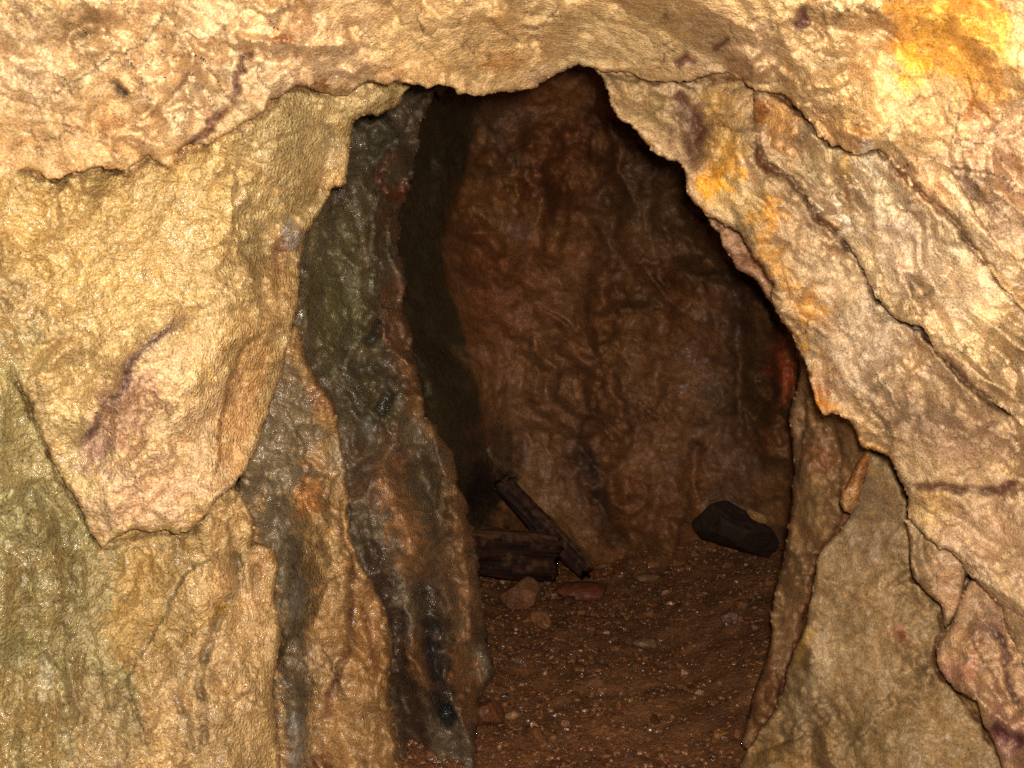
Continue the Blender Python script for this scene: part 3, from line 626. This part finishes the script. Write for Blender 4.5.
rib = [(232, 500), (240, 470), (255, 440), (262, 420), (280, 340), (296, 320), (304, 345), (309, 362), (318, 378), (332, 398), (338, 416), (342, 440), (346, 469), (348, 487), (349, 505), (348, 525), (350, 545), (358, 560), (365, 571), (372, 582), (379, 593), (386, 608), (390, 624), (392, 650), (390, 677), (393, 705), (396, 730), (402, 755), (405, 768), (420, 980), (230, 980)]
o = rock('rock_pillar', rib, [(240, 480, 2.26), (285, 350, 2.36), (310, 370, 2.36), (300, 450, 2.32), (330, 430, 2.30), (290, 560, 2.38), (290, 700, 2.36), (300, 640, 2.33), (340, 560, 2.24), (345, 680, 2.18), (385, 640, 2.36), (390, 740, 2.34), (350, 780, 2.15), (350, 960, 2.0), (260, 960, 2.1)],
     'wet', (182, 142, 82), ledge=(5, 26, .022), hair=.7, seed=71, fac=[(54, .05, 80, 1.9), (22, .02, 75, 1.6), (10, .006, 60, 1.3)], rough=[(24, .01, 'r'), (7, .004, 'f')], edge=(8, .06), jag=2.0, wet=.75,
     feats=[('groove', [(262, 450), (275, 500), (288, 545), (290, 600), (292, 660), (296, 720), (300, 790)], .035, 12), ('groove', [(330, 509), (338, 530), (348, 549), (353, 565), (352, 580), (352, 610), (350, 641), (342, 664), (334, 685), (328, 716)], .02, 4, ((90, 44, 26), 3, .75)),
            ('step', [(312, 590), (330, 580), (346, 572)], .02, 16), ('step', [(318, 640), (332, 668), (345, 655), (352, 640)], .02, 14, ((120, 80, 40), 2, .5)), ('groove', [(360, 600), (372, 640), (366, 680)], .012, 4, ((120, 70, 36), 3, .6)),
            ('step', [(352, 470), (336, 478), (326, 500), (330, 530)], .02, 16), ('groove', [(328, 690), (326, 705), (330, 720)], .012, 4, ((100, 36, 22), 5, .85)), ('ridge', [(309, 367), (330, 402), (344, 450)], .02, 8)],
     stains_and_shade=[(270, 440, 40, 80, 10, (140, 122, 86), .95, .3, 1.0), (283, 560, 20, 80, -8, (134, 117, 84), .95, .3, 1.0), (296, 700, 15, 90, -4, (128, 110, 78), .95, .3, 1.0), (296, 740, 6, 30, 0, (170, 162, 146), .6, .4, 1.0), (299, 600, 6, 26, 0, (160, 160, 144), .5, .4, 1.0), (335, 470, 24, 36, 0, (178, 144, 90), .7), (308, 495, 14, 16, 0, (190, 120, 50), .7), (335, 550, 26, 40, 0, (190, 152, 90), .7),
             (370, 640, 14, 50, 0, (180, 130, 70), .6), (345, 740, 40, 50, 0, (190, 150, 92), .7), (325, 395, 14, 24, -25, (150, 98, 50), .7), (318, 765, 10, 10, 0, (110, 50, 30), .8), (320, 660, 18, 14, 0, (196, 160, 110), .6), (340, 455, 10, 20, 0, (160, 150, 118), .5)])
tag(o, 'brown rock pillar with a wet grey gully running down its left flank', 'rock pillar')

# dark wall between the pillar and the passage
dark = [(436, 60), (434, 87), (430, 100), (425, 112), (420, 128), (416, 144), (413, 160), (411, 175), (406, 197), (402, 215), (401, 230), (398, 248), (403, 262), (405, 278), (404, 300), (408, 318), (412, 333), (414, 348), (417, 362), (422, 382), (427, 401), (430, 416), (436, 432), (442, 442), (450, 452), (456, 468), (461, 485), (467, 498),
        (472, 512), (474, 528), (475, 545), (476, 560), (478, 575), (485, 594), (486, 610), (485, 625), (490, 642), (494, 670), (480, 700), (476, 730), (480, 768), (500, 980), (140, 980), (120, 700), (130, 400), (200, 160), (330, 60)]
o = rock('dark_rock_wall', dark, [(330, 120, 2.75), (430, 95, 3.15), (300, 300, 2.55), (400, 240, 2.95), (350, 230, 2.72), (320, 420, 2.6), (420, 400, 2.95), (470, 510, 3.05), (400, 520, 2.70), (440, 600, 2.78), (380, 640, 2.66), (480, 620, 3.02), (415, 700, 2.70), (470, 720, 2.88), (400, 900, 2.4), (490, 900, 2.5), (280, 700, 2.5), (140, 700, 2.5), (140, 300, 2.6)],
     'wet', (124, 106, 76), ledge=(15, 30, .03), hair=.4, alb=.95, seed=79, fac=[(70, .09, 70, 1.7), (28, .03, 60, 1.5), (12, .009, 50, 1.3)], rough=[(34, .014, 'r'), (8, .005, 'f')], edge=(9, .09), jag=3.2, wet=.6, floor=True, skirt=.8, skirt_in=50, relief=.8,
     feats=[('groove', [(372, 120), (376, 150), (388, 190), (384, 215)], .05, 10), ('step', [(392, 150), (380, 180), (394, 200), (410, 190)], .04, 16, ((140, 60, 26), 4, .6)), ('groove', [(380, 318), (374, 332), (364, 346)], .04, 5, ((40, 30, 24), 5, .8)),
            ('groove', [(392, 390), (384, 402), (376, 416)], .04, 5, ((46, 34, 26), 5, .7)), ('step', [(312, 365), (345, 392), (356, 400), (376, 420), (400, 440)], .03, 20),
            ('groove', [(352, 500), (368, 530), (378, 570), (392, 610), (398, 660), (410, 720), (424, 775)], .06, 10), ('ridge', [(382, 450), (404, 520), (420, 570), (430, 640)], .09, 13), ('groove', [(420, 570), (428, 620), (434, 660), (440, 700), (452, 735)], .07, 8, ((50, 48, 46), 7, .7)),
            ('ridge', [(430, 420), (450, 480), (462, 540), (470, 600), (474, 660)], .09, 13), ('groove', [(398, 440), (420, 470), (436, 510), (448, 560)], .05, 12),
            ('step', [(402, 236), (394, 250), (390, 262)], .04, 10), ('groove', [(430, 580), (450, 576), (470, 582)], .02, 5)],
     stains_and_shade=[(350, 150, 44, 60, 10, (98, 88, 58), .7), (383, 150, 14, 40, 0, (112, 100, 72), .5), (400, 190, 14, 8, -40, (136, 78, 44), .7), (330, 190, 20, 30, 0, (70, 54, 38), .6), (345, 270, 40, 60, 0, (122, 112, 66), .7), (390, 225, 12, 14, 0, (128, 90, 60), .6), (396, 320, 14, 44, 0, (146, 100, 62), .85), (412, 380, 10, 40, -12, (156, 108, 60), .85), (430, 420, 10, 26, -20, (160, 122, 70), .7),
             (340, 330, 34, 50, 0, (108, 102, 58), .8), (375, 410, 26, 40, 0, (90, 82, 46), .7), (375, 370, 20, 8, 0, (76, 68, 50), .6), (385, 470, 40, 40, 30, (132, 96, 62), .6), (404, 520, 15, 64, -14, (180, 130, 76), .9), (368, 430, 6, 12, 0, (160, 160, 140), .4), (384, 600, 14, 70, -14, (76, 54, 38), .85), (410, 700, 16, 70, -10, (86, 60, 38), .8), (440, 640, 10, 60, -8, (60, 46, 34), .8), (446, 700, 8, 40, -15, (66, 60, 56), .6, .4, 1.0),
             (460, 550, 17, 95, -6, (182, 134, 82), .95), (440, 520, 12, 40, -10, (100, 82, 52), .7), (425, 470, 12, 30, -20, (104, 84, 50), .7), (466, 680, 14, 44, -8, (160, 110, 62), .85), (450, 590, 10, 30, 0, (114, 92, 62), .6), (420, 660, 12, 30, 0, (160, 112, 60), .7)])
tag(o, 'dark wet grey-green rock wall with rusty edge on the left inside the passage', 'rock wall')

# rear wall
rear = [(200, -80), (560, -150), (1000, -40), (1150, 300), (1150, 660), (840, 690), (640, 660), (430, 690), (200, 640), (160, 300)]
def rear_extra(u, v, t):
    f = floor_t(u, v, .0)
    toe = sm(v, 500, 600) * .0
    return np.minimum(t, f + .35) + toe
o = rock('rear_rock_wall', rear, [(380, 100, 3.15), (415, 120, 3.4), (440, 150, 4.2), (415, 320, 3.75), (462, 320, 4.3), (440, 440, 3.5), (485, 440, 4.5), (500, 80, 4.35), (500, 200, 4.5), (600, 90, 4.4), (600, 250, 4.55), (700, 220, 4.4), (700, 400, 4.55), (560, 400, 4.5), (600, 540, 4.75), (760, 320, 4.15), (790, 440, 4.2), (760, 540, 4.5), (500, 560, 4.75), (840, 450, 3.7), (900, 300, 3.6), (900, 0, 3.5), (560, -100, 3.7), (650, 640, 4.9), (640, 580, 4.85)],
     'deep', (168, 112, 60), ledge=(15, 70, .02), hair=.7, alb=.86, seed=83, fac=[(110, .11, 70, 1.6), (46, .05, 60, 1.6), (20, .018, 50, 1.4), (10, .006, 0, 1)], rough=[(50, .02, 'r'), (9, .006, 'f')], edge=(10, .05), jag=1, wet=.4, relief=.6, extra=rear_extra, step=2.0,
     feats=[('ridge', [(782, 325), (780, 350), (778, 390), (772, 425), (768, 470)], .16, 11), ('groove', [(568, 120), (566, 180), (556, 230), (548, 270)], .10, 12), ('groove', [(582, 430), (590, 460), (600, 500), (608, 530), (630, 550)], .08, 9, ((70, 60, 50), 6, .6)), ('ridge', [(530, 120), (540, 200), (520, 280), (540, 400)], .08, 22), ('groove', [(600, 100), (615, 200), (600, 300), (620, 400)], .07, 14),
            ('step', [(480, 440), (520, 490), (560, 530)], .05, 20), ('groove', [(655, 120), (648, 220), (665, 300), (650, 420)], .06, 12), ('groove', [(700, 440), (690, 490), (700, 510)], .05, 8), ('step', [(530, 300), (580, 330), (600, 370), (590, 420)], .05, 22), ('groove', [(458, 200), (500, 260), (540, 300)], .05, 9),
            ('groove', [(735, 300), (742, 380), (738, 450)], .05, 10)],
     stains_and_shade=[(779, 375, 15, 40, 0, (196, 84, 32), .9), (771, 435, 9, 26, 12, (200, 116, 56), .8), ('poly', [(380, 60), (484, 60), (480, 110), (462, 180), (442, 240), (446, 280), (462, 325), (470, 360), (480, 400), (486, 450), (500, 480), (480, 560), (380, 560)], (84, 76, 42), .95, 3), (505, 120, 26, 50, 0, (128, 96, 70), .7), (560, 150, 60, 60, 0, (150, 88, 46), .7), (500, 270, 40, 36, 0, (170, 96, 48), .5), (490, 330, 20, 50, -10, (176, 100, 50), .5), (545, 300, 50, 50, 0, (176, 110, 64), .6), (520, 235, 14, 12, 0, (190, 140, 110), .5),
             (690, 220, 90, 90, 30, (120, 86, 50), .7), (650, 130, 60, 60, 30, (110, 74, 42), .7), (740, 400, 40, 120, 0, (104, 76, 44), .8), (690, 330, 40, 60, 0, (150, 84, 40), .5), (660, 400, 50, 60, 0, (160, 110, 66), .6), (560, 420, 80, 70, 0, (168, 116, 72), .6), (590, 480, 14, 50, -15, (100, 84, 66), .6), (530, 480, 40, 30, 30, (190, 140, 90), .6), (640, 500, 60, 40, 0, (160, 100, 58), .6), (720, 470, 50, 40, 0, (156, 100, 60), .5),
             (486, 490, 26, 34, 30, (44, 32, 22), .9, .5), (500, 445, 24, 20, 20, (92, 76, 50), .7), (700, 300, 6, 16, 0, (230, 200, 150), .3), (770, 250, 40, 100, 30, (90, 62, 36), .7)])  # the near-black patch paints the darkness of a hollow onto the wall
tag(o, 'tall rusty brown rear rock wall closing off the passage beyond the gravel floor', 'rock wall')

# ------------------------------------------------------------------ floor
def build_floor():
    xs = np.arange(-1.6, 2.4, .02); ys = np.arange(-1.0, 6.0, .02)
    X, Y = np.meshgrid(xs, ys)
    Z = .03 * fbm(X * 100, Y * 100, 60, 4, 5) + .008 * ridged(X * 100, Y * 100, 12, 3, 9) + .006 * fbm(X * 100, Y * 100, 4, 2, 12)
    Z += .012 * ridged(X * 100, Y * 100, 22, 3, 19) + .16 * sm(X, .45, 1.1) + .12 * sm(-X, -.1, .5) + .08 * sm(Y, 4.3, 5.0)
    co = np.stack([X, Y, Z], -1).reshape(-1, 3)
    ny, nx = X.shape; i = np.arange(ny * nx).reshape(ny, nx)
    f = np.stack([i[:-1, :-1], i[:-1, 1:], i[1:, 1:], i[1:, :-1]], -1).reshape(-1, 4)
    c = lin((136, 90, 50)) * ALB * (1 + .35 * fbm(X * 100, Y * 100, 25, 4, 77))[..., None]
    cols = np.concatenate([c, np.full(X.shape + (1,), .6)], -1).reshape(-1, 4)
    o = mesh_object('ground', co, f, cols, MAT['floor']); tag(o, None, None, None, 'structure')
    return X, Y, Z
FX, FY, FZ = build_floor()

def ground_z(x, y):
    i = np.clip(((y + 1.0) / .02).astype(int), 0, FZ.shape[0] - 1); j = np.clip(((x + 1.6) / .02).astype(int), 0, FZ.shape[1] - 1)
    return FZ[i, j]

def ico():
    p = (1 + 5 ** .5) / 2
    V = np.array([(-1, p, 0), (1, p, 0), (-1, -p, 0), (1, -p, 0), (0, -1, p), (0, 1, p), (0, -1, -p), (0, 1, -p), (p, 0, -1), (p, 0, 1), (-p, 0, -1), (-p, 0, 1)], float)
    V /= np.linalg.norm(V[0])
    T = [(0, 11, 5), (0, 5, 1), (0, 1, 7), (0, 7, 10), (0, 10, 11), (1, 5, 9), (5, 11, 4), (11, 10, 2), (10, 7, 6), (7, 1, 8), (3, 9, 4), (3, 4, 2), (3, 2, 6), (3, 6, 8), (3, 8, 9), (4, 9, 5), (2, 4, 11), (6, 2, 10), (8, 6, 7), (9, 8, 1)]
    return V, np.array(T)
IV, IT = ico()

def build_gravel(n=34000):
    rs = np.random.RandomState(4)
    y = 1.6 + 3.5 * rs.rand(n) ** .9; x = -.75 + 2.1 * rs.rand(n)
    z = ground_z(x, y)
    s = .0026 + .009 * rs.rand(n) ** 4
    m = 900                       # broken chips, thicker along the foot of the walls
    s[:m] = .008 + .020 * rs.rand(m) ** 2.5
    y[:450] = 4.25 + .6 * rs.rand(450); x[450:700] = -.28 + .22 * np.abs(rs.randn(250)); x[700:m] = .72 + .2 * rs.randn(200)
    z = ground_z(x, y)
    co = IV[None] * s[:, None, None] * (1 + .45 * (rs.rand(n, 12, 1) - .5)) * (np.array([1, 1, .7]) * (.65 + .8 * rs.rand(n, 1, 3)))
    a = rs.rand(n) * 6.28; ca, sa = np.cos(a)[:, None], np.sin(a)[:, None]
    X = co[..., 0] * ca - co[..., 1] * sa; Y = co[..., 0] * sa + co[..., 1] * ca
    co = np.stack([X + x[:, None], Y + y[:, None], co[..., 2] + (z + s * .25)[:, None]], -1).reshape(-1, 3)
    f = (IT[None] + np.arange(n)[:, None, None] * 12).reshape(-1, 3)
    pal = lin([(140, 90, 46), (150, 98, 52), (112, 72, 40), (160, 112, 64), (136, 72, 32), (90, 64, 44), (190, 146, 100)])
    c = pal[rs.choice(7, n, p=[.30, .22, .22, .08, .09, .08, .01])] * ALB * (.7 + .6 * rs.rand(n, 1))
    cols = np.repeat(np.c_[c, .3 + .7 * rs.rand(n)], 12, 0)
    o = mesh_object('gravel', co, f, cols, MAT['gravel'], smooth=False)
    tag(o, 'fine reddish brown gravel and grit scattered over the passage floor', 'gravel', None, 'stuff')
build_gravel()

def subdiv(V, T, n):
    for _ in range(n):
        V = list(map(tuple, V)); cache = {}; out = []
        def mid(a, b):
            k = (min(a, b), max(a, b))
            if k not in cache:
                m = (np.array(V[a]) + np.array(V[b])); m /= np.linalg.norm(m); V.append(tuple(m)); cache[k] = len(V) - 1
            return cache[k]
        for a, b, c in T:
            d, e, f = mid(a, b), mid(b, c), mid(c, a); out += [(a, d, f), (b, e, d), (c, f, e), (d, e, f)]
        T = out
    return np.array(V), np.array(T)
SV, ST = subdiv(IV, IT, 4)

def stone(name, u, v, size, rot, color, seed, label, mat='deep', t=None, lift=.3, cuts=9, wet=.5, group=None):
    """a broken stone: a lump cut by random planes, resting on the floor where it is seen"""
    rs = np.random.RandomState(seed)
    P = SV.copy()
    for _ in range(cuts):
        n = rs.randn(3); n /= np.linalg.norm(n); d = .55 + .3 * rs.rand()
        k = P @ n; m = k > d
        P[m] -= ((k[m] - d) * .93)[:, None] * n
    P *= 1 + .05 * fbm(P[:, 0] * 20 + P[:, 2] * 13, P[:, 1] * 20 - P[:, 2] * 7, 9, 4, seed)[:, None]
    P = P * np.array(size)
    M = np.array(Matrix.Rotation(math.radians(rot[2]), 3, 'Z') @ Matrix.Rotation(math.radians(rot[1]), 3, 'Y') @ Matrix.Rotation(math.radians(rot[0]), 3, 'X'))
    P = P @ M.T
    tt = floor_t(u, v, .03) if t is None else t
    c = pt(np.array(float(u)), np.array(float(v)), np.array(float(tt)))
    if t is None:
        c[2] = ground_z(c[0:1], c[1:2])[0] - P[:, 2].min() * (1 - lift)
    var = 1 + .25 * fbm(P[:, 0] * 300 + seed, P[:, 1] * 300 + P[:, 2] * 200, 14, 4, seed)
    cols = np.c_[lin(color) * ALB * var[:, None], np.full(len(P), wet)]
    o = mesh_object(name, P, ST, cols, MAT[mat]); o.location = c
    return tag(o, label, 'stone', 'loose stones on the passage floor' if size[0] < .15 else None)

stone('stone', 522, 606, (.10, .08, .075), (10, 20, 30), (140, 92, 54), 3, 'lumpy brown stone on the gravel just below the squared timber', lift=.25)
stone('stone', 542, 617, (.055, .04, .035), (0, 30, -40), (160, 106, 60), 5, 'small pointed orange-brown stone lying against the lumpy brown one')
stone('flat_stone', 585, 591, (.13, .08, .04), (0, 5, 10), (130, 70, 38), 8, 'flat rust-red stone on the floor at the foot of the leaning plank')
stone('stone', 730, 645, (.05, .04, .03), (0, 5, 60), (140, 104, 80), 12, 'pinkish fist-sized stone on the gravel near the right wall')
stone('stone', 646, 644, (.05, .03, .02), (0, 5, 20), (140, 110, 70), 14, 'pale tan chip of stone in the middle of the gravel floor')
stone('stone', 648, 583, (.06, .04, .025), (0, 5, 20), (140, 106, 66), 16, 'pale buff stone near the far end of the gravel floor')
stone('stone', 725, 741, (.02, .013, .010), (0, 5, 20), (200, 140, 50), 17, 'tiny bright orange stone on the gravel close to the right buttress')
stone('stone', 512, 715, (.03, .025, .02), (0, 5, 20), (150, 110, 60), 18, 'small tan stone on the gravel beside the dark left wall')
stone('stone', 488, 728, (.06, .05, .05), (0, 15, 20), (120, 70, 36), 19, 'dark brown stone against the foot of the left wall')
stone('hollow_shade_slab', 736, 530, (.19, .08, .13), (25, 24, -10), (54, 37, 24), 21, 'large blackish slab added as the shade of a hollow at the foot of the rear wall on the right', t=4.2, cuts=11, wet=.05)  # dark slab put in to supply the shade of a hollow
stone('stone', 758, 516, (.05, .03, .022), (0, 30, 0), (190, 140, 76), 22, 'small pale tan stone perched on the blackish hollow-shade slab by the right wall', t=4.03)

# ------------------------------------------------------------------ timbers
def beam(name, a, b, w, h, label, seed, cat='timber'):
    """weathered squared timber between two points, its edges worn and ends frayed"""
    A = Vector(pt(np.array(float(a[0])), np.array(float(a[1])), np.array(float(a[2]))))
    B = Vector(pt(np.array(float(b[0])), np.array(float(b[1])), np.array(float(b[2]))))
    L = (B - A).length; n = 60; k = 32
    th = np.linspace(0, 2 * math.pi, k, endpoint=False)
    co = []
    for i in range(n + 2):
        x = L * min(max((i - 1) / (n - 1), 0), 1); e = .02 if i in (0, n + 1) else 1.0
        c, s = np.cos(th), np.sin(th)
        q = (np.abs(c) ** 8 + np.abs(s) ** 8) ** (-1 / 8)
        y = c * q * w / 2; z = s * q * h / 2
        nn = 1 + .22 * fbm(c * 14 + x * 50 + seed, s * 14 + x * 20, 12, 4, seed) - .25 * max(0, math.sin(x * 9 + seed)) ** 4
        ex = .02 * fbm(c * 40, s * 40, 8, 3, seed + 3) * 2 if i <= 1 or i >= n else 0
        co.append(np.stack([x + ex + 0 * y, y * nn * e, z * nn * e], 1))
    co = np.concatenate(co)
    f = [[i * k + j, i * k + (j + 1) % k, (i + 1) * k + (j + 1) % k, (i + 1) * k + j] for i in range(n + 1) for j in range(k)]
    o = mesh_object(name, co, f, None, WOOD)
    X = (B - A).normalized(); fwv = Vector(fw); Z = (X.cross(fwv)).normalized(); Y = Z.cross(X)
    o.matrix_world = Matrix.Translation(A) @ Matrix((X, Y, Z)).transposed().to_4x4()
    return tag(o, label, cat)
beam('plank', (503, 484, 4.36), (586, 571, 4.34), .05, .085, 'dark rotting plank leaning diagonally against the rear wall on the left', 3, 'plank')
beam('timber', (458, 550, 4.25), (552, 556, 4.36), .14, .19, 'squat dark red-brown squared timber lying at the foot of the leaning plank', 9)

# ------------------------------------------------------------------ light: the camera's flash
ld = bpy.data.lights.new('flash', 'POINT')
ld.energy = 255; ld.shadow_soft_size = .028; ld.color = (1.0, .955, .92)
lo = bpy.data.objects.new('flash', ld); COL.objects.link(lo)
lo.location = CAM + .036 * rt + .05 * up + .02 * fw
w = bpy.data.worlds.new('World'); scene.world = w; w.use_nodes = True
w.node_tree.nodes['Background'].inputs[0].default_value = (.9, .75, .55, 1)
w.node_tree.nodes['Background'].inputs[1].default_value = .03
scene.cycles.use_denoising = False
vs = scene.view_settings
vs.view_transform = 'Standard'; vs.look = 'None'; vs.gamma = 1; vs.exposure = 0; vs.use_curve_mapping = False
